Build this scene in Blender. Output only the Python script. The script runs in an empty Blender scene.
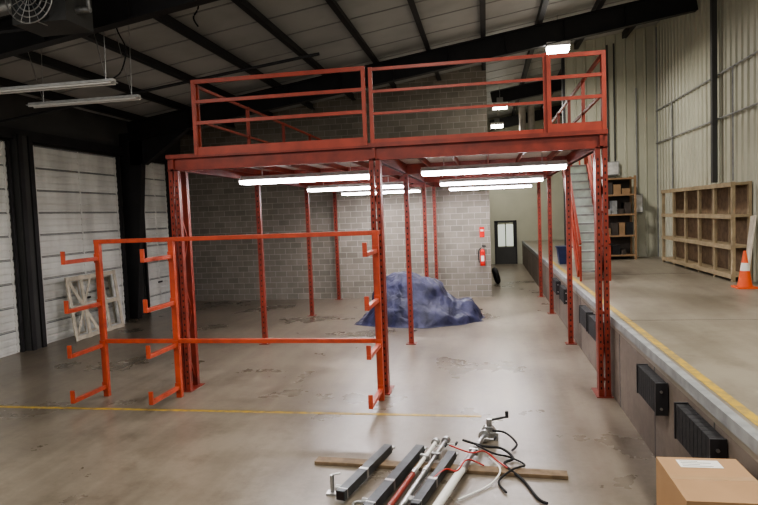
import bpy, bmesh, math, random
from mathutils import Vector, Matrix, noise
random.seed(3)
scene=bpy.context.scene
COL=scene.collection

# ---------------------------------------------------------------- materials
def new_mat(name):
    m=bpy.data.materials.new(name); m.use_nodes=True
    nt=m.node_tree; b=nt.nodes['Principled BSDF']
    return m,nt,b
def paint(name,col,rough=0.5,metal=0.0,var=0.15,scale=6.0,bump=0.0,col2=None,spec=0.5,stretch=None):
    m,nt,b=new_mat(name)
    geo=nt.nodes.new('ShaderNodeNewGeometry')
    n=nt.nodes.new('ShaderNodeTexNoise'); n.inputs['Scale'].default_value=scale; n.inputs['Detail'].default_value=5
    if stretch:
        mp=nt.nodes.new('ShaderNodeMapping'); mp.inputs['Scale'].default_value=stretch
        nt.links.new(geo.outputs['Position'],mp.inputs['Vector']); nt.links.new(mp.outputs['Vector'],n.inputs['Vector'])
    else: nt.links.new(geo.outputs['Position'],n.inputs['Vector'])
    r=nt.nodes.new('ShaderNodeValToRGB')
    c2=col2 if col2 else tuple(c*(1-var*2) for c in col)
    r.color_ramp.elements[0].position=0.35; r.color_ramp.elements[0].color=(*c2,1)
    r.color_ramp.elements[1].position=0.6; r.color_ramp.elements[1].color=(*col,1)
    nt.links.new(n.outputs['Fac'],r.inputs['Fac'])
    nt.links.new(r.outputs['Color'],b.inputs['Base Color'])
    b.inputs['Roughness'].default_value=rough; b.inputs['Metallic'].default_value=metal
    b.inputs['Specular IOR Level'].default_value=spec
    if bump>0:
        bp=nt.nodes.new('ShaderNodeBump'); bp.inputs['Strength'].default_value=bump; bp.inputs['Distance'].default_value=0.02
        nt.links.new(n.outputs['Fac'],bp.inputs['Height']); nt.links.new(bp.outputs['Normal'],b.inputs['Normal'])
    return m
def emit(name,col,s):
    m,nt,b=new_mat(name)
    b.inputs['Base Color'].default_value=(*col,1)
    b.inputs['Emission Color'].default_value=(*col,1); b.inputs['Emission Strength'].default_value=s
    return m
def concrete(name,ca,cb,rough=(0.25,0.5),stain=0.6):
    m,nt,b=new_mat(name)
    N=nt.nodes.new; L=nt.links.new
    geo=N('ShaderNodeNewGeometry')
    n1=N('ShaderNodeTexNoise'); n1.inputs['Scale'].default_value=0.5; n1.inputs['Detail'].default_value=8; n1.inputs['Roughness'].default_value=0.58
    n2=N('ShaderNodeTexNoise'); n2.inputs['Scale'].default_value=9; n2.inputs['Detail'].default_value=8; n2.inputs['Roughness'].default_value=0.7
    L(geo.outputs['Position'],n1.inputs['Vector']); L(geo.outputs['Position'],n2.inputs['Vector'])
    mp=N('ShaderNodeMapping'); mp.inputs['Scale'].default_value=(5,0.35,1)
    n3=N('ShaderNodeTexNoise'); n3.inputs['Scale'].default_value=1.0; n3.inputs['Detail'].default_value=6
    L(geo.outputs['Position'],mp.inputs['Vector']); L(mp.outputs['Vector'],n3.inputs['Vector'])
    a=N('ShaderNodeMath'); a.operation='ADD'; L(n1.outputs['Fac'],a.inputs[0])
    s=N('ShaderNodeMath'); s.operation='MULTIPLY'; s.inputs[1].default_value=0.32; L(n2.outputs['Fac'],s.inputs[0]); L(s.outputs[0],a.inputs[1])
    s3=N('ShaderNodeMath'); s3.operation='MULTIPLY'; s3.inputs[1].default_value=0.4; L(n3.outputs['Fac'],s3.inputs[0])
    a2=N('ShaderNodeMath'); a2.operation='ADD'; L(a.outputs[0],a2.inputs[0]); L(s3.outputs[0],a2.inputs[1])
    r=N('ShaderNodeValToRGB'); r.color_ramp.elements[0].position=0.62; r.color_ramp.elements[0].color=(*ca,1)
    r.color_ramp.elements[1].position=1.0; r.color_ramp.elements[1].color=(*cb,1)
    L(a2.outputs[0],r.inputs['Fac'])
    v=N('ShaderNodeTexNoise'); v.inputs['Scale'].default_value=1.7; v.inputs['Detail'].default_value=12; v.inputs['Roughness'].default_value=0.75
    L(geo.outputs['Position'],v.inputs['Vector'])
    vr=N('ShaderNodeValToRGB'); vr.color_ramp.elements[0].position=0.34; vr.color_ramp.elements[0].color=(0.62,0.59,0.56,1); vr.color_ramp.elements[1].position=0.50; vr.color_ramp.elements[1].color=(1,1,1,1)
    L(v.outputs['Fac'],vr.inputs['Fac'])
    mx=N('ShaderNodeMix'); mx.data_type='RGBA'; mx.blend_type='MULTIPLY'; mx.inputs[0].default_value=stain
    L(r.outputs['Color'],mx.inputs[6]); L(vr.outputs['Color'],mx.inputs[7])
    L(mx.outputs[2],b.inputs['Base Color'])
    rr=N('ShaderNodeMapRange'); rr.inputs[1].default_value=0.3; rr.inputs[2].default_value=0.7; rr.inputs[3].default_value=rough[0]; rr.inputs[4].default_value=rough[1]
    L(n1.outputs['Fac'],rr.inputs[0]); L(rr.outputs[0],b.inputs['Roughness'])
    bp=N('ShaderNodeBump'); bp.inputs['Strength'].default_value=0.06; bp.inputs['Distance'].default_value=0.01
    L(n2.outputs['Fac'],bp.inputs['Height']); L(bp.outputs['Normal'],b.inputs['Normal'])
    return m
def blockmat(name,axis='X'):
    m,nt,b=new_mat(name); N=nt.nodes.new; L=nt.links.new
    geo=N('ShaderNodeNewGeometry'); sp=N('ShaderNodeSeparateXYZ'); cb=N('ShaderNodeCombineXYZ')
    L(geo.outputs['Position'],sp.inputs[0]); L(sp.outputs[axis],cb.inputs['X']); L(sp.outputs['Z'],cb.inputs['Y'])
    br=N('ShaderNodeTexBrick'); br.inputs['Scale'].default_value=1.0; br.inputs['Brick Width'].default_value=0.4; br.inputs['Row Height'].default_value=0.2
    br.inputs['Mortar Size'].default_value=0.009; br.inputs['Color1'].default_value=(0.205,0.187,0.155,1); br.inputs['Color2'].default_value=(0.275,0.252,0.212,1); br.inputs['Mortar'].default_value=(0.39,0.37,0.33,1)
    L(cb.outputs[0],br.inputs['Vector'])
    n=N('ShaderNodeTexNoise'); n.inputs['Scale'].default_value=3; n.inputs['Detail'].default_value=8; L(geo.outputs['Position'],n.inputs['Vector'])
    mr=N('ShaderNodeMapRange'); mr.inputs[3].default_value=0.75; mr.inputs[4].default_value=1.2; L(n.outputs['Fac'],mr.inputs[0])
    mx=N('ShaderNodeVectorMath'); mx.operation='SCALE'; L(br.outputs['Color'],mx.inputs[0]); L(mr.outputs[0],mx.inputs['Scale'])
    L(mx.outputs[0],b.inputs['Base Color']); b.inputs['Roughness'].default_value=0.9
    bp=N('ShaderNodeBump'); bp.inputs['Strength'].default_value=0.4; bp.inputs['Distance'].default_value=0.01; bp.invert=True
    L(br.outputs['Fac'],bp.inputs['Height']); L(bp.outputs['Normal'],b.inputs['Normal'])
    return m

M_floor=concrete('floor_concrete',(0.110,0.091,0.069),(0.230,0.197,0.152),(0.24,0.37),0.65)
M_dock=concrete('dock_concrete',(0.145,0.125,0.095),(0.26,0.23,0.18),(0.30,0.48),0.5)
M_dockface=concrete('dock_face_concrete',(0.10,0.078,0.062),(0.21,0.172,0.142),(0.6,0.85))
M_block=blockmat('concrete_block')
M_block_y=blockmat('concrete_block_side','Y')
M_rib=paint('cream_wall_panel',(0.48,0.48,0.385),0.45,0,0.05,1.2)
M_door=paint('dirty_white_door',(0.80,0.81,0.77),0.5,0,0.11,1.5,stretch=(1,1.2,.35))
M_darksteel=paint('dark_primer_steel',(0.024,0.023,0.025),0.5,0,0.1,3)
M_ins=paint('roof_insulation',(0.43,0.43,0.41),0.6,0,0.09,0.8)
M_insseam=paint('roof_seam_tape',(0.27,0.27,0.26),0.6,0,0.05,0.8)
M_wallark=paint('dark_wall_liner',(0.07,0.07,0.068),0.7,0,0.1,1)
M_mezz=paint('mezzanine_red_oxide',(0.225,0.033,0.018),0.42,0,0.16,5)
M_rail=paint('railing_red_orange',(0.33,0.048,0.024),0.42,0,0.14,5)
M_rack=paint('rack_orange_paint',(0.47,0.072,0.030),0.42,0,0.13,7)
M_hole=paint('slot_shadow',(0.02,0.010,0.008),0.9)
M_deckb=paint('galvanised_deck',(0.55,0.51,0.47),0.45,0.1,0.1,4)
M_black=paint('black_rubber',(0.014,0.014,0.015),0.75,0,0.2,20,0.2)
M_yellow=paint('worn_yellow_paint',(0.50,0.33,0.04),0.5,0,0.2,9,col2=(0.27,0.20,0.08))
M_white=paint('white_enamel',(0.85,0.85,0.83),0.4)
M_grille=paint('tube_white',(0.6,0.6,0.58),0.5)
M_tube=emit('fluorescent_tube_glow',(1.0,0.95,1.0),32.0)
M_lens=emit('highbay_lens_glow',(1.0,0.97,0.90),20.0)
M_stair=paint('stair_grey_green',(0.46,0.52,0.47),0.5,0,0.08,8)
M_wood=paint('shelf_wood',(0.34,0.27,0.165),0.7,0,0.12,5)
M_wood2=paint('weathered_plank',(0.21,0.145,0.085),0.75,0,0.18,9)
M_wood3=paint('pale_pallet_wood',(0.70,0.64,0.52),0.75,0,0.12,6)
M_dkwood=paint('dark_shelf_steel',(0.06,0.048,0.04),0.6)
M_card=paint('cardboard',(0.40,0.245,0.125),0.8,0,0.05,3)
M_cardin=paint('cardboard_edge',(0.28,0.18,0.10),0.85,0,0.05,3)
M_label=paint('paper_label',(0.8,0.79,0.75),0.6,0,0.02)
M_tape=paint('packing_tape',(0.45,0.30,0.17),0.25,0,0.03)
M_ink=paint('label_ink',(0.05,0.05,0.05),0.6)
M_steel=paint('bare_steel',(0.55,0.55,0.54),0.32,0.9,0.15,12)
M_gun=paint('dark_tube_steel',(0.065,0.075,0.080),0.4,0.5,0.2,8)
M_redp=paint('red_pipe',(0.28,0.045,0.03),0.4)
M_redw=paint('red_wire',(0.5,0.03,0.02),0.4)
M_cone=paint('cone_orange',(0.80,0.12,0.03),0.5,0,0.05)
M_ext=paint('extinguisher_red',(0.6,0.02,0.015),0.25,0,0.03)
M_blue=paint('blue_plastic',(0.02,0.035,0.10),0.4)
M_glass=emit('lit_door_glass',(0.75,0.80,0.72),0.5)
M_grey=paint('grey_box_paint',(0.3,0.31,0.31),0.5)
m,nt,b=new_mat('blue_tarp'); M_tarp=m
geo=nt.nodes.new('ShaderNodeNewGeometry'); n=nt.nodes.new('ShaderNodeTexNoise'); n.inputs['Scale'].default_value=3.5; n.inputs['Detail'].default_value=8
nt.links.new(geo.outputs['Position'],n.inputs['Vector'])
r=nt.nodes.new('ShaderNodeValToRGB'); r.color_ramp.elements[0].position=.35; r.color_ramp.elements[0].color=(0.014,0.016,0.040,1); r.color_ramp.elements[1].position=.65; r.color_ramp.elements[1].color=(0.040,0.043,0.100,1)
nt.links.new(n.outputs['Fac'],r.inputs['Fac']); nt.links.new(r.outputs['Color'],b.inputs['Base Color']); b.inputs['Roughness'].default_value=0.5
n2=nt.nodes.new('ShaderNodeTexVoronoi'); n2.feature='DISTANCE_TO_EDGE'; n2.inputs['Scale'].default_value=2.2
nd=nt.nodes.new('ShaderNodeTexNoise'); nd.inputs['Scale'].default_value=1.5; nd.inputs['Detail'].default_value=3
nt.links.new(geo.outputs['Position'],nd.inputs['Vector'])
va=nt.nodes.new('ShaderNodeVectorMath'); va.operation='ADD'; nt.links.new(geo.outputs['Position'],va.inputs[0]); nt.links.new(nd.outputs['Color'],va.inputs[1]); nt.links.new(va.outputs[0],n2.inputs['Vector'])
bp=nt.nodes.new('ShaderNodeBump'); bp.inputs['Strength'].default_value=.6; bp.inputs['Distance'].default_value=.10
nt.links.new(n2.outputs['Distance'],bp.inputs['Height']); nt.links.new(bp.outputs['Normal'],b.inputs['Normal'])

# ---------------------------------------------------------------- builder
class B:
    def __init__(s,name): s.name=name; s.v=[]; s.f=[]; s.mi=[]; s.mats=[]; s.smooth=[]
    def _m(s,mat):
        if mat not in s.mats: s.mats.append(mat)
        return s.mats.index(mat)
    def add(s,verts,faces,mat,smooth=False):
        o=len(s.v); s.v+= [tuple(v) for v in verts]; k=s._m(mat)
        for f in faces: s.f.append(tuple(i+o for i in f)); s.mi.append(k); s.smooth.append(smooth)
    def box(s,x0,x1,y0,y1,z0,z1,mat):
        s.add([(x0,y0,z0),(x1,y0,z0),(x1,y1,z0),(x0,y1,z0),(x0,y0,z1),(x1,y0,z1),(x1,y1,z1),(x0,y1,z1)],
              [(0,3,2,1),(4,5,6,7),(0,1,5,4),(1,2,6,5),(2,3,7,6),(3,0,4,7)],mat)
    def beam(s,p,q,w,h,mat,up=(0,0,1)):
        p=Vector(p);q=Vector(q);d=(q-p).normalized();u=Vector(up)
        if abs(d.dot(u))>0.98: u=Vector((0,1,0))
        sd=d.cross(u).normalized(); u=sd.cross(d).normalized()
        vs=[]
        for c in (p,q):
            for a,b_ in ((-1,-1),(1,-1),(1,1),(-1,1)): vs.append(c+sd*a*w/2+u*b_*h/2)
        s.add(vs,[(0,1,2,3),(7,6,5,4),(0,4,5,1),(1,5,6,2),(2,6,7,3),(3,7,4,0)],mat)
    def cyl(s,p,q,r,mat,n=14,r2=None,caps=True):
        p=Vector(p);q=Vector(q);d=(q-p).normalized();u=Vector((0,0,1)) if abs(d.z)<0.95 else Vector((1,0,0))
        a=d.cross(u).normalized();b_=d.cross(a).normalized(); r2=r if r2 is None else r2
        vs=[]
        for c,rr in ((p,r),(q,r2)):
            for i in range(n):
                t=2*math.pi*i/n; vs.append(c+a*math.cos(t)*rr+b_*math.sin(t)*rr)
        s.add(vs,[(i,(i+1)%n,n+(i+1)%n,n+i) for i in range(n)],mat,True)
        if caps: s.add(vs[:n],[tuple(range(n))[::-1]],mat); s.add(vs[n:],[tuple(range(n))],mat)
    def tube(s,pts,r,mat,n=8):
        pts=[Vector(p) for p in pts]
        out=[]
        for i in range(len(pts)-1):
            p0=pts[max(i-1,0)];p1=pts[i];p2=pts[i+1];p3=pts[min(i+2,len(pts)-1)]
            for k in range(8):
                t=k/8; out.append(0.5*((2*p1)+(p2-p0)*t+(2*p0-5*p1+4*p2-p3)*t*t+(3*p1-p0-3*p2+p3)*t**3))
        out.append(pts[-1])
        vs=[];
        for i,c in enumerate(out):
            d=(out[min(i+1,len(out)-1)]-out[max(i-1,0)]).normalized()
            u=Vector((0,0,1)) if abs(d.z)<0.9 else Vector((1,0,0))
            a=d.cross(u).normalized(); b_=d.cross(a).normalized()
            for k in range(n):
                t=2*math.pi*k/n; vs.append(c+a*math.cos(t)*r+b_*math.sin(t)*r)
        fs=[]
        for i in range(len(out)-1):
            for k in range(n): fs.append((i*n+k,i*n+(k+1)%n,(i+1)*n+(k+1)%n,(i+1)*n+k))
        s.add(vs,fs,mat,True)
    def prism_y(s,poly,y0,y1,mat):
        n=len(poly); vs=[(x,y0,z) for x,z in poly]+[(x,y1,z) for x,z in poly]
        s.add(vs,[tuple(range(n)),tuple(range(2*n-1,n-1,-1))]+[(i,n+i,n+(i+1)%n,(i+1)%n) for i in range(n)],mat)
    def ring(s,c,axis,R,r,mat,n=32,k=10,sq=1.0):
        c=Vector(c);ax=Vector(axis).normalized();u=Vector((0,0,1)) if abs(ax.z)<.9 else Vector((1,0,0))
        a=ax.cross(u).normalized();b_=ax.cross(a).normalized();vs=[]
        for i in range(n):
            t=2*math.pi*i/n;d=a*math.cos(t)+b_*math.sin(t)
            for j in range(k):
                p=2*math.pi*j/k; vs.append(c+d*(R+r*math.cos(p))+ax*r*sq*math.sin(p))
        fs=[(i*k+j,i*k+(j+1)%k,((i+1)%n)*k+(j+1)%k,((i+1)%n)*k+j) for i in range(n) for j in range(k)]
        s.add(vs,fs,mat,True)
    def done(s,parent=None,bevel=0,loc=None):
        me=bpy.data.meshes.new(s.name); me.from_pydata(s.v,[],s.f)
        for mm in s.mats: me.materials.append(mm)
        me.polygons.foreach_set('material_index',s.mi); me.polygons.foreach_set('use_smooth',s.smooth)
        bm=bmesh.new(); bm.from_mesh(me); bmesh.ops.recalc_face_normals(bm,faces=bm.faces); bm.to_mesh(me); bm.free()
        me.update()
        o=bpy.data.objects.new(s.name,me); COL.objects.link(o)
        if parent: o.parent=parent
        if bevel:
            md=o.modifiers.new('bevel','BEVEL'); md.width=bevel; md.segments=2; md.limit_method='ANGLE'
        return o
def empty(name,loc=(0,0,0)):
    e=bpy.data.objects.new(name,None); e.empty_display_size=.2; COL.objects.link(e); return e

XL,XR=-10.75,5.35
YB=20.57; YN=-3.0; YE=33.0
DX=1.80; DZ=1.2
def roof(x): return 6.0+0.15*(x-XL)

# ---------------------------------------------------------------- shell
f=B('floor'); f.box(XL-.3,XR+.3,YN,YE+.3,-.2,0,M_floor)
f.done()
c=B('ceiling')
x0,x1=XL-.3,XR+.3
c.prism_y([(x0,roof(x0)),(x1,roof(x1)),(x1,roof(x1)+.15),(x0,roof(x0)+.15)],YN,YE+.3,M_ins)
y=YN+.9
while y<YE:
    c.beam((XL,y,roof(XL)-.004),(XR,y,roof(XR)-.004),.05,.012,M_insseam); y+=1.2
c.done()
p=B('roof_purlins')
x=XL+.6; i=0
while x<XR:
    z=roof(x)
    p.beam((x,YN,z-.10),(x,YE,z-.10),.06,.20,M_darksteel)
    p.beam((x+.04,YN,z-.19),(x+.04,YE,z-.19),.12,.015,M_darksteel)
    x+=1.45
p.done()
for k,yf in enumerate((1.2,9.0,16.8,24.6,32.2)):
    r=B('roof_rafter_frame')
    a=XL+.35; b_=XR-.05
    if yf<17:
        za=roof(a)-.2; zb=roof(b_)-.2
        r.beam((a,yf,za-.01),(b_,yf,zb-.01),.20,.025,M_darksteel)
        r.beam((a,yf,za-.56),(b_,yf,zb-.56),.20,.025,M_darksteel)
        r.beam((a,yf,za-.28),(b_,yf,zb-.28),.012,.54,M_darksteel)
        r.prism_y([(a,za-.55),(a+1.9,roof(a+1.9)-.75),(a+.5,za-1.25),(a,za-1.25)],yf-.006,yf+.006,M_darksteel)
        r.beam((a+.5,yf,za-1.25),(a+1.9,yf,roof(a+1.9)-.77),.2,.025,M_darksteel)
        r.prism_y([(XL+.02,0),(XL+.32,0),(XL+.75,za-1.2),(XL+.75,za-.3),(XL+.02,za-.3)],yf-.006,yf+.006,M_darksteel)
        r.beam((XL+.33,yf,0),(XL+.76,yf,za-1.2),.22,.025,M_darksteel,up=(1,0,0))
        for t in range(9):
            xx=a+2+t*1.5
            if xx<b_: r.box(xx,xx+.012,yf-.09,yf+.09,roof(xx)-.74,roof(xx)-.22,M_darksteel)
    else:
        za=roof(.3)-.2; zb=roof(b_)-.2
        r.beam((.3,yf,za-.01),(b_,yf,zb-.01),.20,.025,M_darksteel)
        r.beam((.3,yf,za-.5),(b_,yf,zb-.5),.20,.025,M_darksteel)
        r.beam((.3,yf,za-.25),(b_,yf,zb-.25),.012,.48,M_darksteel)
    r.done()

# left wall with sectional overhead doors
w=B('wall_left'); w.box(XL-.3,XL,YN,YB,0,6.0,M_wallark)
w.done()
spans=[(-2.6,1.0),(1.3,4.9),(5.2,8.7),(9.3,12.35),(13.05,16.55),(17.75,19.35)]
for n_,(a,b_) in enumerate(spans):
    d=B('door_%d'%(n_+1))
    nsec=9; H=4.85
    for i in range(nsec):
        z0=i*H/nsec; z1=(i+1)*H/nsec-.012
        d.box(XL+.002,XL+.05,a,b_,z0+.004,z1,M_door)
        # horizontal embossed ribs of the section
        for j in range(3):
            zz=z0+.05+j*(z1-z0-.06)/3
            d.prism_y([(XL+.05,zz),(XL+.062,zz+.02),(XL+.062,zz+.11),(XL+.05,zz+.13)],a+.02,b_-.02,M_door)
        d.box(XL+.05,XL+.070,a,b_,z1-.028,z1-.006,M_grey)
    for yy in (a+.12,(a+b_)/2,b_-.12): d.box(XL+.05,XL+.072,yy-.02,yy+.02,.02,H-.02,M_door)
    for yy in (a,b_): d.box(XL+.05,XL+.12,yy-.05,yy+.03,0,H,M_darksteel)
    d.box(XL+.065,XL+.09,(a+b_)/2-.12,(a+b_)/2+.12,.9,.95,M_darksteel)
    d.done()
t=B('trim_1')
t.box(XL+.0,XL+.22,12.45,12.95,0,5.0,M_wallark); t.box(XL+.22,XL+.26,12.47,12.60,0,5.0,M_darksteel); t.box(XL+.22,XL+.26,12.80,12.93,0,5.0,M_darksteel)
t.box(XL,XL+.25,19.5,20.45,0,5.2,M_darksteel)
for yy in (5.05,8.85): t.box(XL,XL+.2,yy-.15,yy+.15,0,5,M_darksteel)
t.box(XL,XL+.15,YN,20.5,4.9,5.15,M_darksteel)
t.done()

w=B('wall_back')
w.prism_y([(XL-.3,0),(.1,0),(.1,roof(.1)),(XL-.3,roof(XL-.3))],YB,YB+.2,M_block)
w.done()
w=B('wall_partition'); w.box(-.1,.1,YB+.2,YE,0,roof(0),M_block_y); w.done()
w=B('wall_end')
w.prism_y([(-.1,0),(XR+.3,0),(XR+.3,roof(XR+.3)),(-.1,roof(-.1))],YE,YE+.2,M_rib)
w.done()
def ribs_y(bld,x,ya,yb,z0,z1,step,sgn,mat):
    y=ya
    while y<yb:
        v=[(x,y),(x+sgn*.035,y+.025),(x+sgn*.035,y+.06),(x,y+.085)]
        vs=[(a,b_,z0) for a,b_ in v]+[(a,b_,z1) for a,b_ in v]
        bld.add(vs,[(0,1,5,4),(1,2,6,5),(2,3,7,6)],mat); y+=step
w=B('wall_right'); w.box(XR,XR+.3,YN,YE,0,roof(XR),M_rib)
ribs_y(w,XR,YN,YB,DZ,roof(XR)-.02,.30,-1,M_rib); w.done()
w=B('wall_dock_back')
bx=2.55
w.prism_y([(bx,DZ),(XR,DZ),(XR,roof(XR)),(bx,roof(bx))],YB+.03,YB+.23,M_rib)
x=bx
while x<XR-.1:
    v=[(x,YB+.03),(x+.025,YB-.005),(x+.06,YB-.005),(x+.085,YB+.03)]
    vs=[(a,b_,DZ) for a,b_ in v]+[(a,b_,roof(a)-.01) for a,b_ in v]
    w.add(vs,[(0,1,5,4),(1,2,6,5),(2,3,7,6)],M_rib); x+=.30
w.done()
t=B('trim_2'); t.box(bx-.06,bx+.02,YB-.03,YB+.25,DZ,roof(bx)-.1,M_darksteel)
t.box(XR-.05,XR-.005,YB-.05,YB,DZ,roof(XR)-.1,M_grey); t.done()

d=B('door_7')
E=YE-.003
d.box(.38,.46,E-.08,E,0,2.3,M_darksteel); d.box(1.45,1.53,E-.08,E,0,2.3,M_darksteel); d.box(.38,1.53,E-.08,E,2.22,2.3,M_darksteel)
d.box(.46,1.45,E-.05,E,0,.9,M_wallark); d.box(.56,1.35,E-.06,E-.01,.95,2.1,M_glass); d.box(.46,.56,E-.05,E,.9,2.22,M_darksteel); d.box(1.35,1.45,E-.05,E,.9,2.22,M_darksteel)
d.box(.93,.98,E-.065,E,.9,2.15,M_darksteel)
d.done()

# loading dock
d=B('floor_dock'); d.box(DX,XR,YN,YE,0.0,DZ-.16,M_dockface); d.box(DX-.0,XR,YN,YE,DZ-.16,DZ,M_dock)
d.box(DX-.012,DX+.07,YN,YE,DZ-.10,DZ+.004,M_grey)
for yy in [k*1.83-2 for k in range(19)]: d.box(DX-.004,DX+.01,yy,yy+.02,0,DZ-.16,M_wallark)
for yy in (3.0,9.2,15.4,21.6): d.box(DX+.1,XR,yy,yy+.015,DZ-.01,DZ+.0015,M_wallark)
d.done()
l=B('dock_edge_stripe'); l.box(DX+.11,DX+.20,YN,20,DZ,DZ+.003,M_yellow); l.done()
l=B('floor_stripe'); l.box(-10.2,-.15,8.42,8.50,0,.003,M_yellow); l.done()
for ya,yb in ((5.05,5.95),(6.62,7.4),(10.1,10.9),(11.1,11.9),(14.3,15.1),(15.9,16.7),(2.0,2.9)):
    b_=B('dock_bumper')
    n_=9
    for i in range(n_):
        a=ya+(yb-ya)*i/n_; b_.box(DX-.125,DX-.013,a+.004,a+(yb-ya)/n_-.004,.68,1.00,M_black)
    b_.box(DX-.135,DX-.012,ya-.02,ya,.67,1.01,M_darksteel); b_.box(DX-.135,DX-.012,yb,yb+.02,.67,1.01,M_darksteel)
    for zz in (.74,.92): b_.cyl((DX-.08,ya-.035,zz),(DX-.08,yb+.035,zz),.014,M_steel)
    b_.done()

# ---------------------------------------------------------------- mezzanine
mz=empty('mezzanine')
CX=(-5.08,-1.70,1.67); RY=(9.47,13.21,17.05,20.35)
cb=B('columns')
for j,yy in enumerate(RY):
    for i,xx in enumerate(CX):
        top=3.72
        if j==0:
            for s_ in (-.05,.05):
                cb.box(xx+s_-.035,xx+s_+.035,yy-.045,yy+.045,.012,top,M_mezz)
                z=.12
                while z<top-.1:
                    cb.box(xx+s_-.010,xx+s_+.010,yy-.047,yy-.044,z,z+.035,M_hole); z+=.10
            z=.25
            while z<top:
                cb.box(xx-.05,xx+.05,yy-.02,yy+.02,z,z+.04,M_mezz); z+=.5
            cb.box(xx-.045,xx+.045,yy+.30,yy+.39,.012,top,M_mezz)
            z=.15;k=0
            while z<top-.7:
                cb.beam((xx,yy+.04,z if k%2 else z+.6),(xx,yy+.31,z+.6 if k%2 else z),.03,.03,M_mezz,up=(1,0,0)); z+=.6;k+=1
            cb.box(xx-.12,xx+.12,yy-.08,yy+.43,0,.012,M_mezz)
        else:
            cb.box(xx-.05,xx+.05,yy-.05,yy+.05,.012,top,M_mezz)
            z=.12
            while z<top-.1:
                cb.box(xx-.012,xx+.012,yy-.052,yy-.049,z,z+.04,M_hole); z+=.12
            cb.box(xx-.11,xx+.11,yy-.11,yy+.11,0,.012,M_mezz)
            for dx in (-.08,.08): cb.cyl((xx+dx,yy-.08,.012),(xx+dx,yy-.08,.03),.012,M_steel,8)
cb.done(mz)
db=B('deck_frame')
xa,xb=-5.18,1.76; ya,yb=9.40,20.45
def cbeam(p,q,h,z1):
    p=Vector((*p,z1-h/2));q=Vector((*q,z1-h/2))
    db.beam(p,q,.05,h,M_mezz)
    for s_ in (-1,1):
        o=Vector((0,0,s_*(h/2-.01))); db.beam(p+o,q+o,.09,.02,M_mezz)
for yy in RY: cbeam((xa,yy),(xb,yy),.22,3.92)
for xx in CX: cbeam((xx,ya),(xx,yb),.20,3.91)
x=xa+.35
while x<xb:
    db.box(x-.02,x+.02,ya+.08,yb,3.82,3.92,M_mezz); x+=.61
db.box(xa,xb,ya,yb,3.92,3.96,M_deckb)
db.box(xa,xb,ya-.012,ya,3.90,3.965,M_mezz)
db.done(mz)
rb=B('railings')
def rail(p,q,z0=3.96,hs=(4.45,4.79,5.11),toe=.10,posts=2,t_=.05,mat=M_rail):
    p=Vector((*p,0));q=Vector((*q,0))
    for h in hs:
        tt=t_*1.2 if h==hs[-1] else t_
        rb.beam(p+Vector((0,0,h)),q+Vector((0,0,h)),.04,tt,mat)
    rb.beam(p+Vector((0,0,z0+toe/2)),q+Vector((0,0,z0+toe/2)),.03,toe,mat)
    for i in range(posts):
        c_=p.lerp(q,i/(posts-1)); rb.beam(c_+Vector((0,0,z0)),c_+Vector((0,0,hs[-1]+.03)),.06,.05,mat)
rail((-4.63,9.40),(-1.82,9.40),3.93,(4.45,4.79,5.11),.13,2,.055)
rail((-1.72,9.47),(.90,9.47),3.95,(4.42,4.76,5.10),.08,2,.04)
rail((.95,9.44),(1.72,9.44),3.93,(4.45,4.76,5.07),.16,2,.05)
rail((-4.63,9.52),(-4.63,20.4),3.96,(4.5,5.06),.10,6,.04)
rail((1.72,9.52),(1.72,16.9),3.96,(4.5,5.06),.10,5,.045)
rail((1.72,18.1),(1.72,20.4),3.96,(4.5,5.06),.10,2,.045)
rb.done(mz)

# stairs
st=empty('staircase')
s=B('flight')
ys,ye=14.5,17.0; n_=13; sx0,sx1=2.04,2.60
for i in range(n_):
    z=DZ+(i+1)*(3.96-DZ)/n_; y=ys+i*(ye-ys)/n_
    s.box(sx0,sx1,y,y+.21,z-.035,z,M_stair); s.box(sx0,sx1,y+.19,y+.20,z-.01,z+.2,M_stair) if i<n_-1 else None
    s.box(sx0,sx1,y-.006,y+.012,z-.05,z-.006,M_grey)
for xx in (sx0-.01,sx1+.05):
    s.beam((xx,ys-.05,DZ+.14),(xx,ye,3.90),.05,.24,M_rail)
    for dz in (.5,.98):
        s.beam((xx,ys-.35,DZ-.15+dz),(xx,ye,3.93+dz),.05,.055,M_rail)
    for t in (-.14,.25,.62,1):
        y=ys+(ye-ys)*t; z=DZ+.15+(3.93-DZ-.15)*t
        s.beam((xx,y,max(DZ,z-.15)),(xx,y,z+1.0),.045,.045,M_rail)
s.box(1.77,2.62,ye,ye+1.0,3.90,3.96,M_stair)
s.box(2.58,2.62,ye,ye+1.0,3.75,3.96,M_mezz)
for y in (ye+.02,ye+.98): s.beam((2.6,y,3.96),(2.6,y,4.95),.045,.045,M_rail)
for z in (4.45,4.93): s.beam((2.6,ye,z),(2.6,ye+1,z),.045,.045,M_rail); s.beam((1.8,ye+1,z),(2.6,ye+1,z),.045,.045,M_rail)
for y in (ye+.05,ye+.95): s.box(2.52,2.6,y-.04,y+.04,DZ,3.9,M_mezz)
s.done(st)

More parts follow.
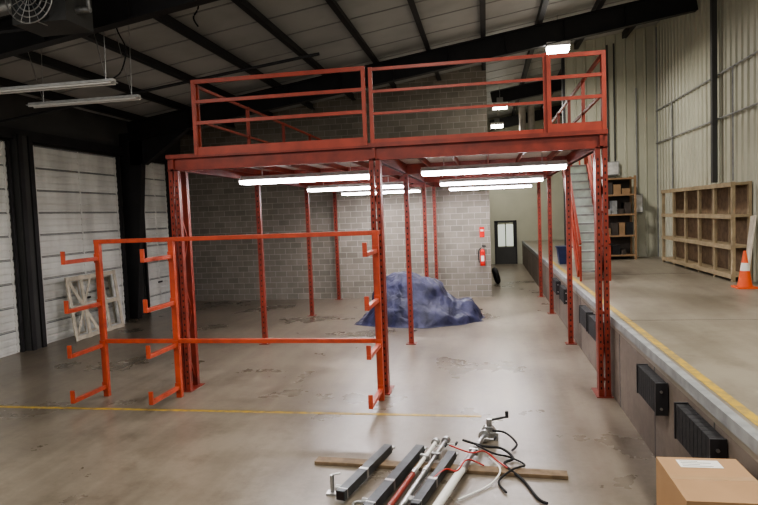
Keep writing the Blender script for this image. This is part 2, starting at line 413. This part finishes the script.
def area(name,loc,sx,sy,pw,col=(1,.96,.9),parent=None):
    l=bpy.data.lights.new(name,'AREA'); l.shape='RECTANGLE'; l.size=sx; l.size_y=sy; l.energy=pw; l.color=col
    o=bpy.data.objects.new(name,l); o.location=loc; COL.objects.link(o)
    if parent: o.parent=parent
    return o
for xx in (-3.25,.12):
    for yy in (10.9,15.25,19.0):
        e=empty('fluorescent_light_fixture')
        q=B('reflector'); z=3.58
        a,b_=xx-1.24,xx+1.24
        q.box(a,b_,yy-.06,yy+.06,z+.02,z+.08,M_white)
        for s_ in (-1,1):
            q.add([(a,yy+s_*.06,z+.03),(b_,yy+s_*.06,z+.03),(b_,yy+s_*.22,z-.0),(a,yy+s_*.22,z-.0)],[(0,1,2,3)],M_white)
        for s_ in (-.14,0,.14): q.cyl((a+.02,yy+s_,z-.045),(b_-.02,yy+s_,z-.045),.024,M_tube,10)
        for s_ in (a,b_-.02): q.box(s_,s_+.02,yy-.2,yy+.2,z-.03,z+.04,M_white)
        for s_ in (a+.4,b_-.4): q.box(s_-.006,s_+.006,yy-.006,yy+.006,z+.08,3.80,M_steel)
        q.done(e)
        area('lamp',(xx,yy,z-.075),2.4,.34,54,(1,.96,.96),e)

for (xx,yy,zz,pw) in ((1.95,16.9,7.05,240),(.62,24.5,6.9,190),(.6,30,6.9,150),(3.4,7.2,7.3,260),(-1.2,4.6,6.6,215),(-6.2,4.2,6.0,185),(3.4,1.0,7.2,160),(-3.5,-.5,6.2,150)):
    e=empty('highbay_light')
    q=B('housing')
    q.box(xx-.30,xx+.30,yy-.2,yy+.2,zz,zz+.10,M_white)
    q.box(xx-.12,xx+.12,yy-.1,yy+.1,zz+.10,zz+.30,M_grey)
    q.box(xx-.27,xx+.27,yy-.17,yy+.17,zz-.12,zz,M_lens)
    q.cyl((xx,yy,zz+.3),(xx,yy,roof(xx)-.005),.012,M_steel,6)
    q.done(e)
    area('lamp',(xx,yy,zz-.13),.5,.3,pw,(1,.95,.88),e)

# ---------------------------------------------------------------- cantilever rack
rk=empty('cantilever_rack')
q=B('frame')
RYk=9.12; ux=(-6.33,-5.02,-1.67)
for x in ux:
    q.box(x-.045,x+.045,RYk-.04,RYk+.04,0,2.60,M_rack)
q.box(ux[0]-.06,ux[2]+.06,RYk-.03,RYk+.03,2.55,2.62,M_rack)
q.box(ux[0]+.04,ux[2]-.04,RYk-.03,RYk+.03,.895,.965,M_rack)
q.done(rk,.006)
q=B('arms')
for x in ux:
    for z in (.17,.87,1.56,2.31):
        q.box(x-.032,x+.032,8.25,RYk-.04,z-.03,z+.03,M_rack)
        q.box(x-.032,x+.032,8.25,8.28,z+.03,z+.17,M_rack)
        q.box(x-.05,x+.05,RYk-.055,RYk-.04,z-.07,z+.08,M_rack)
q.done(rk,.004)

# ---------------------------------------------------------------- tarp covered machine
def tarp():
    NX,NY=160,110
    me=bpy.data.meshes.new('tarp_covered_machine'); vs=[];fs=[]
    def sm(a,b,t): t=max(0,min(1,(t-a)/(b-a))); return t*t*(3-2*t)
    for j in range(NY+1):
        for i in range(NX+1):
            u=i/NX; v=j/NY
            x=-3.50+3.35*u
            fr=14.95+ .55*max(0,(.5-u)*2)**1.5+.9*max(0,(u-.5)*2)**1.6
            y=fr+(16.85-fr)*v
            prof=.98*sm(.03,.22,u)*(1-sm(.55,.80,u))+.26*sm(.12,.30,u)*(1-sm(.40,.62,u))+.45*sm(.50,.74,u)*(1-sm(.90,1.0,u))
            prof=max(prof,.10*sm(0,.05,u)*(1-sm(.95,1,u)))
            fv=.30*sm(0,.10,v)*(1-sm(.88,1,v))+.70*sm(.06,.46,v)*(1-sm(.80,.97,v))
            edge=min(u,1-u,v,1-v)
            p=Vector((x*1.3,y*1.3,0))
            cre=1-abs(noise.noise(p*1.1+Vector((0,0,2))))*2; cre2=1-abs(noise.noise(p*3.2+Vector((3,1,0))))*2
            h=prof*fv*(.97+.06*noise.noise(p))+(.05*cre+.04*cre2)*min(1,edge*9)*(.6+.4*fv)
            h+= .02
            z=max(.006,h*min(1,edge*30)+.006)
            x+=.10*noise.noise(Vector((x*2,y*2,z*2+7))); y+=.10*noise.noise(Vector((x*1.7+9,y*2,z*2)))
            vs.append((x,y,z))
    for j in range(NY):
        for i in range(NX):
            a=j*(NX+1)+i; fs.append((a,a+1,a+NX+2,a+NX+1))
    me.from_pydata(vs,[],fs); me.materials.append(M_tarp)
    for p in me.polygons: p.use_smooth=True
    o=bpy.data.objects.new('tarp_covered_machine',me); COL.objects.link(o)
tarp()

# ---------------------------------------------------------------- fire extinguisher, sign, tire
e=empty('fire_extinguisher'); q=B('body'); X=-.17; Y=YB-.12
q.cyl((X,Y,1.05),(X,Y,1.52),.085,M_ext,20); q.cyl((X,Y,1.52),(X,Y,1.60),.085,M_ext,20,r2=.03)
q.cyl((X,Y,1.60),(X,Y,1.66),.025,M_steel); q.box(X-.02,X+.12,Y-.015,Y+.015,1.66,1.69,M_black); q.box(X-.02,X+.11,Y-.012,Y+.012,1.70,1.725,M_black)
q.tube([(X-.02,Y,1.64),(X-.12,Y-.02,1.55),(X-.13,Y,1.3),(X-.11,Y,1.15)],.015,M_black); q.box(X-.03,X+.03,Y+.07,YB,1.2,1.5,M_ext)
q.box(X-.05,X+.05,Y-.088,Y-.08,1.2,1.38,M_label)
q.done(e)
q=B('extinguisher_sign'); q.box(-.25,-.09,YB-.01,YB,1.98,2.32,M_ext); q.box(-.22,-.12,YB-.013,YB-.01,2.18,2.24,M_label); q.done()
q=B('tire'); q.ring((.30,24.0,.335),(1,.12,.25),.23,.105,M_black,sq=.95); q.ring((.30,24.0,.335),(1,.12,.25),.15,.03,M_steel,sq=2); q.done()

q=B('pallet_frame_stack')
for k in range(3):
    xo=-10.10-.17*k; y0=13.45+.22*k; y1=15.5+.12*k; zt=1.6-.05*k; M=M_wood3 if k!=1 else M_white
    lean=-.12
    def P(y,z): return (xo+lean*z,y,z)
    for yy in (y0+.05,y1-.05,(y0+y1)/2-.45,(y0+y1)/2+.4): q.beam(P(yy,.0),P(yy,zt),.10,.03,M,up=(1,0,0))
    for zz in (.06,.8,zt-.06): q.beam(P(y0,zz),P(y1,zz),.03,.10,M)
    if k==0: q.beam(P(y0+.1,.1),P(y0+.95,zt-.1),.02,.08,M); q.beam(P(y0+.1,zt-.1),P(y0+.95,.1),.02,.08,M)
q.beam((-10.35,15.75,0),(-10.5,15.75,1.5),.3,.04,M_white,up=(1,0,0))
q.done()

# ---------------------------------------------------------------- dock shelves
q=B('wooden_shelving_unit')
sx0,sx1=4.93,5.30; y0,y1=13.6,18.6; zt=3.25
for i in range(6):
    y=y0+(y1-y0)*i/5
    for x in (sx0+.03,sx1-.03): q.box(x-.03,x+.03,y-.045,y+.045,DZ,zt,M_wood)
for z in (DZ+.12,DZ+.72,DZ+1.35,zt-.04):
    q.box(sx0,sx1,y0-.04,y1+.04,z-.025,z+.025,M_wood); q.box(sx0-.02,sx0,y0-.04,y1+.04,z-.06,z+.035,M_wood)
q.box(sx1-.015,sx1,y0,y1,DZ+.1,zt,M_wood2)
q.done()
q=B('storage_rack')
x0,x1,y0,y1=3.55,4.45,19.7,20.3
for x in (x0,x1):
    for y in (y0,y1): q.box(x-.03,x+.03,y-.03,y+.03,DZ,3.75,M_cardin)
for k,z in enumerate((1.35,1.95,2.6,3.2,3.7)):
    q.box(x0,x1,y0,y1,z-.05,z,M_cardin)
    if k<4:
        xx=x0+.05
        while xx<x1-.25:
            ww=random.uniform(.12,.25); hh=random.uniform(.15,.42)
            q.box(xx,xx+ww,y0+.08,y1-.1,z,z+hh,random.choice([M_grey,M_cardin,M_dkwood,M_dkwood,M_black,M_wood2])); xx+=ww+.03
q.box(x0,x1,y1,y1+.02,DZ,3.7,M_dkwood)
q.done()
q=B('traffic_cone'); X,Y=4.80,12.6
q.box(X-.18,X+.18,Y-.18,Y+.18,DZ,DZ+.03,M_cone); 
def rr(z): return .135-.11*z/.7
for a,b_,mm in ((.03,.33,M_cone),(.33,.48,M_label),(.48,.71,M_cone)): q.cyl((X,Y,DZ+a),(X,Y,DZ+b_),rr(a),mm,20,r2=rr(b_),caps=(b_>.7))
q.done()
q=B('leaning_board'); q.beam((5.05,13.25,DZ+.0),(5.26,13.38,DZ+1.35),.22,.03,M_wood3,up=(1,0,0)); q.done()
q=B('plastic_bin'); q.prism_y([(2.08,DZ),(2.38,DZ),(2.43,DZ+.5),(2.03,DZ+.5)],18.6,19.0,M_blue); q.box(2.01,2.45,18.57,19.03,DZ+.47,DZ+.52,M_blue); q.done()

q=B('electrical_conduit')
for z in (5.75,4.75): q.cyl((XR-.06,YN,z),(XR-.06,YB-.05,z),.02,M_grey,8)
for y in (14.5,18.9): q.cyl((XR-.06,y,3.3),(XR-.06,y,5.75),.018,M_grey,8)
q.done()
q=B('downspout_pipe'); q.box(XR-.20,XR-.09,15.3,15.42,3.3,roof(XR)-.4,M_wallark); q.done()
q=B('electrical_panel'); q.box(4.60,4.85,YB-.12,YB-.005,2.6,3.2,M_grey); q.box(4.62,4.83,YB-.13,YB-.12,2.63,3.17,M_white); q.cyl((4.7,YB-.05,3.2),(4.7,YB-.05,6.5),.02,M_grey,8); q.done()
q=B('electrical_panel'); q.box(3.75,4.15,YB-.16,YB-.005,3.82,4.25,M_grey); q.box(3.78,4.12,YB-.17,YB-.16,3.85,4.22,M_grille)
for x in (3.85,4.05): q.cyl((x,YB-.05,4.25),(x,YB-.05,roof(x)-.3),.025,M_wallark,8)
q.done()
q=B('ventilation_duct')
for x in (1.75,2.15): q.cyl((x,29.5,5.2),(x,29.5,roof(x)-.3),.16,M_deckb,16)
q.done()

# ---------------------------------------------------------------- ceiling hung heater and strip lights (off)
hx=-6.05; hz=6.0
q=B('unit_heater')
q.box(hx-.42,hx+.42,7.75,8.35,hz-.30,hz+.35,M_wallark)
for RR in (.36,.28,.20,.12): q.ring((hx,7.58,hz),(0,1,0),RR,.010,M_steel,n=32,k=6)
for k in range(8):
    t=k*math.pi/8; q.cyl((hx-.36*math.cos(t),7.57,hz-.36*math.sin(t)),(hx+.36*math.cos(t),7.57,hz+.36*math.sin(t)),.005,M_steel,6)
q.cyl((hx,7.62,hz),(hx,7.8,hz),.09,M_gun,16)
for k in range(4):
    t=k*math.pi/2+.4; q.beam((hx+.05*math.cos(t),7.66,hz+.05*math.sin(t)),(hx+.30*math.cos(t),7.68,hz+.30*math.sin(t)),.02,.14,M_gun,up=(-math.sin(t),.5,math.cos(t)))
for k in range(6): q.cyl((hx+.36*math.cos(k),7.58,hz+.36*math.sin(k)),(hx+.36*math.cos(k),7.78,hz+.36*math.sin(k)),.008,M_steel,6)
for x in (hx-.4,hx+.4): q.cyl((x,8,hz+.35),(x,8,roof(x)-.01),.01,M_steel,6)
q.cyl((hx-.42,8.0,hz+.1),(hx-1.2,8.0,hz+.05),.08,M_steel,14); q.cyl((hx-.42,8.2,hz-.2),(hx-1.6,8.2,hz-.22),.03,M_darksteel,10)
q.cyl((hx+.42,8.0,hz-.1),(hx+.62,8.0,hz-.1),.05,M_steel,12); q.cyl((hx+.6,8.0,hz-.1),(hx+.6,8.0,roof(hx+.6)-.01),.03,M_steel,12)
q.done()
for (a,b_,y,z) in ((-8.6,-6.02,9.4,5.22),(-8.6,-6.3,10.6,5.2)):
    q=B('strip_light')
    q.box(a,b_,y-.05,y+.05,z,z+.05,M_grille); q.box(a,b_,y-.11,y+.11,z-.005,z+.005,M_grille)
    for s_ in (-.07,.07): q.cyl((a+.03,y+s_,z-.02),(b_-.03,y+s_,z-.02),.016,M_label,8)
    for x in (a+.3,b_-.15):
        q.cyl((x,y,z+.05),(x-.28,y,roof(x-.28)-.02),.007,M_steel,6)
        q.cyl((x,y,z+.05),(x+.03,y,roof(x)-.02),.007,M_steel,6)
    q.done()
q=B('hanging_cable'); q.tube([(-5.95,9.6,roof(-5.95)),(-6.05,9.6,6.2),(-5.9,9.6,5.8),(-6.0,9.6,5.45),(-6.1,9.5,5.3)],.012,M_black)
q.tube([(-4.6,9.6,roof(-4.6)),(-4.55,9.6,6.4),(-4.65,9.6,6.2),(-4.58,9.6,6.05)],.014,M_black)
q.done()
q=B('gas_pipe'); q.cyl((XL+.6,11.3,5.05),(-3,11.3,5.9),.03,M_darksteel,8); q.done()

# ---------------------------------------------------------------- foreground material
q=B('wood_plank'); q.beam((-2.03,6.72,.022),(.77,6.56,.022),.15,.04,M_wood2); q.done(None,.004)
def stube(name,p,q_,w=.10):
    b2=B(name); p=Vector(p);q_=Vector(q_)
    b2.beam(p,q_,w,w,M_gun); d=(q_-p).normalized()
    b2.beam(p-d*.004,p+d*.0,w*.82,w*.82,M_hole)
    b2.beam(p+d*.06,p+d*.075,w*1.06,w*1.06,M_steel)
    b2.beam(p+d*.55,p+d*.60,w*1.05,w*1.05,M_steel)
    b2.beam(q_-d*.02,q_+d*.05,w*1.3,w*.3,M_steel)
    s=d.cross(Vector((0,0,1))).normalized()
    b2.cyl(p+d*.15-s*(w*.5),p+d*.15-s*(w*.5+.07),.035,M_steel,14)
    b2.done(None,.006)
stube('steel_jack_tube',(-1.5,5.72,.093),(-1.22,6.98,.093),.095)
stube('steel_jack_tube',(-1.17,5.45,.095),(-.84,6.98,.095),.10)
stube('steel_jack_tube',(-.74,5.55,.09),(-.46,6.85,.09),.09)
def jack(name,p,q_,r,mat,mat2):
    b2=B(name);p=Vector(p);q_=Vector(q_);d=(q_-p).normalized();L=(q_-p).length
    b2.cyl(p,p+d*L*.55,r,mat,16); b2.cyl(p+d*L*.5,q_,r*.72,mat2,14)
    b2.cyl(p+d*L*.50,p+d*L*.56,r*1.25,M_steel,16); b2.cyl(p-d*.02,p+d*.04,r*1.4,M_steel,16)
    b2.cyl(q_-d*.03,q_+d*.03,r*1.6,M_steel,16)
    s=d.cross(Vector((0,0,1))).normalized()
    b2.cyl(q_-d*.1,q_-d*.1+s*.14,.010,M_steel,8); b2.cyl(q_-d*.1+s*.14,q_-d*.1+s*.14+d*.09,.014,M_black,8)
    b2.beam(p+d*L*.75-s*.05,p+d*L*.75+s*.05,.05,.07,M_steel)
    b2.done()
jack('trailer_jack',(-1.02,5.35,.087),(-.68,7.22,.087),.030,M_redp,M_label)
jack('trailer_jack',(-.90,5.40,.087),(-.56,7.28,.087),.032,M_steel,M_steel)
jack('trailer_jack',(-.58,5.40,.090),(-.10,7.48,.090),.044,M_label,M_steel)
q=B('trailer_coupler')
q.box(-.16,.07,7.54,7.68,.0,.10,M_steel); q.prism_y([(-.14,.10),(.05,.10),(.0,.17),(-.09,.17)],7.55,7.67,M_steel); q.cyl((-.04,7.6,.14),(-.04,7.6,.26),.035,M_steel,14); q.cyl((-.04,7.6,.24),(.18,7.66,.27),.015,M_black,8); q.cyl((.18,7.66,.26),(.18,7.66,.34),.022,M_black,10)
q.done(None,.004)
q=B('jack_crank_handle'); q.cyl((-1.64,5.95,.02),(-1.64,5.95,.20),.022,M_steel,10); q.cyl((-1.64,5.95,.2),(-1.56,5.98,.21),.012,M_steel,8); q.ring((-1.32,5.72,.014),(0,0,1),.055,.014,M_steel); q.box(-1.70,-1.58,5.9,6.0,0,.02,M_steel); q.done()
q=B('power_cable')
q.tube([(-.35,7.2,.13),(-.1,7.0,.14),(.1,7.15,.06),(.22,6.9,.05),(.12,6.7,.06),(.3,6.4,.02),(.42,6.0,.02),(.5,5.9,.02)],.015,M_black)
q.tube([(.0,7.35,.2),(.15,7.4,.16),(.28,7.35,.05),(.22,7.2,.02)],.013,M_black)
q.tube([(-.2,7.0,.16),(.0,6.85,.12),(.18,6.98,.03),(.34,6.8,.02),(.2,6.55,.07),(.05,6.35,.02),(.12,6.1,.02)],.011,M_black)
q.tube([(-.5,7.0,.14),(-.25,6.8,.14),(-.1,6.9,.12),(.05,6.75,.07),(.15,6.6,.06)],.009,M_redw)
q.tube([(-.62,6.1,.13),(-.5,6.35,.13),(-.38,6.3,.14),(-.28,6.6,.14),(-.1,6.62,.07)],.009,M_redw)
q.tube([(-.35,5.9,.02),(-.05,6.25,.02),(.07,6.55,.06),(-.05,6.95,.03)],.010,M_label)
q.done()

# cardboard boxes
q=B('cardboard_box')
x0,x1,y0,y1=1.18,1.72,3.98,4.68
q.box(x0,x1,y0,y1,.5,.99,M_card)
q.box(x0,x1,(y0+y1)/2+.004,y1,.99,.996,M_card); q.box(x0,x1,y0,(y0+y1)/2-.004,.99,.996,M_card)
q.box(x0-.001,x1+.001,(y0+y1)/2-.03,(y0+y1)/2+.03,.996,.9972,M_tape)
q.box(x0+.12,x0+.40,y1-.18,y1-.05,.9972,.9985,M_label)
for k in range(4): q.box(x0+.14,x0+.14+(.2 if k%2 else .12),y1-.075-.028*k,y1-.069-.028*k,.9985,.9992,M_ink)
q.done(None,.004)
q=B('cardboard_box')
q.box(x0-.03,x1+.02,y0-.05,y1,0,.497,M_card); q.done(None,.004)
q=B('cardboard_box')
x0,x1,y0,y1=.72,1.08,4.0,4.6
q.box(x0,x1,y0,y1,0,.44,M_card)
q.add([(x0,y1,.44),(x1,y1,.44),(x1-.01,y1+.18,.54),(x0+.01,y1+.18,.54)],[(0,1,2,3)],M_cardin); q.add([(x0,y0,.44),(x0,y1,.44),(x0-.14,y1,.52),(x0-.14,y0,.52)],[(0,1,2,3)],M_card); q.done()

# ---------------------------------------------------------------- world & camera
wd=bpy.data.worlds.new('world'); scene.world=wd; wd.use_nodes=True
wd.node_tree.nodes['Background'].inputs[0].default_value=(0.85,0.88,0.96,1); wd.node_tree.nodes['Background'].inputs[1].default_value=0.55
scene.view_settings.look='AgX - Medium High Contrast'
cam=bpy.data.cameras.new('camera'); co=bpy.data.objects.new('camera',cam); COL.objects.link(co)
a,b_,r_=.1762,.0613,.0382
F=Vector((-math.sin(a)*math.cos(b_),math.cos(a)*math.cos(b_),-math.sin(b_))); R0=Vector((math.cos(a),math.sin(a),0)); U0=R0.cross(F)
R=R0*math.cos(r_)-U0*math.sin(r_); U=U0*math.cos(r_)+R0*math.sin(r_)
mt=Matrix((R,U,-F)).transposed().to_4x4(); mt.translation=(0,0,2.85); co.matrix_world=mt
cam.sensor_width=36; cam.lens=611.58/758*36; cam.clip_start=.05; cam.clip_end=200
scene.camera=co
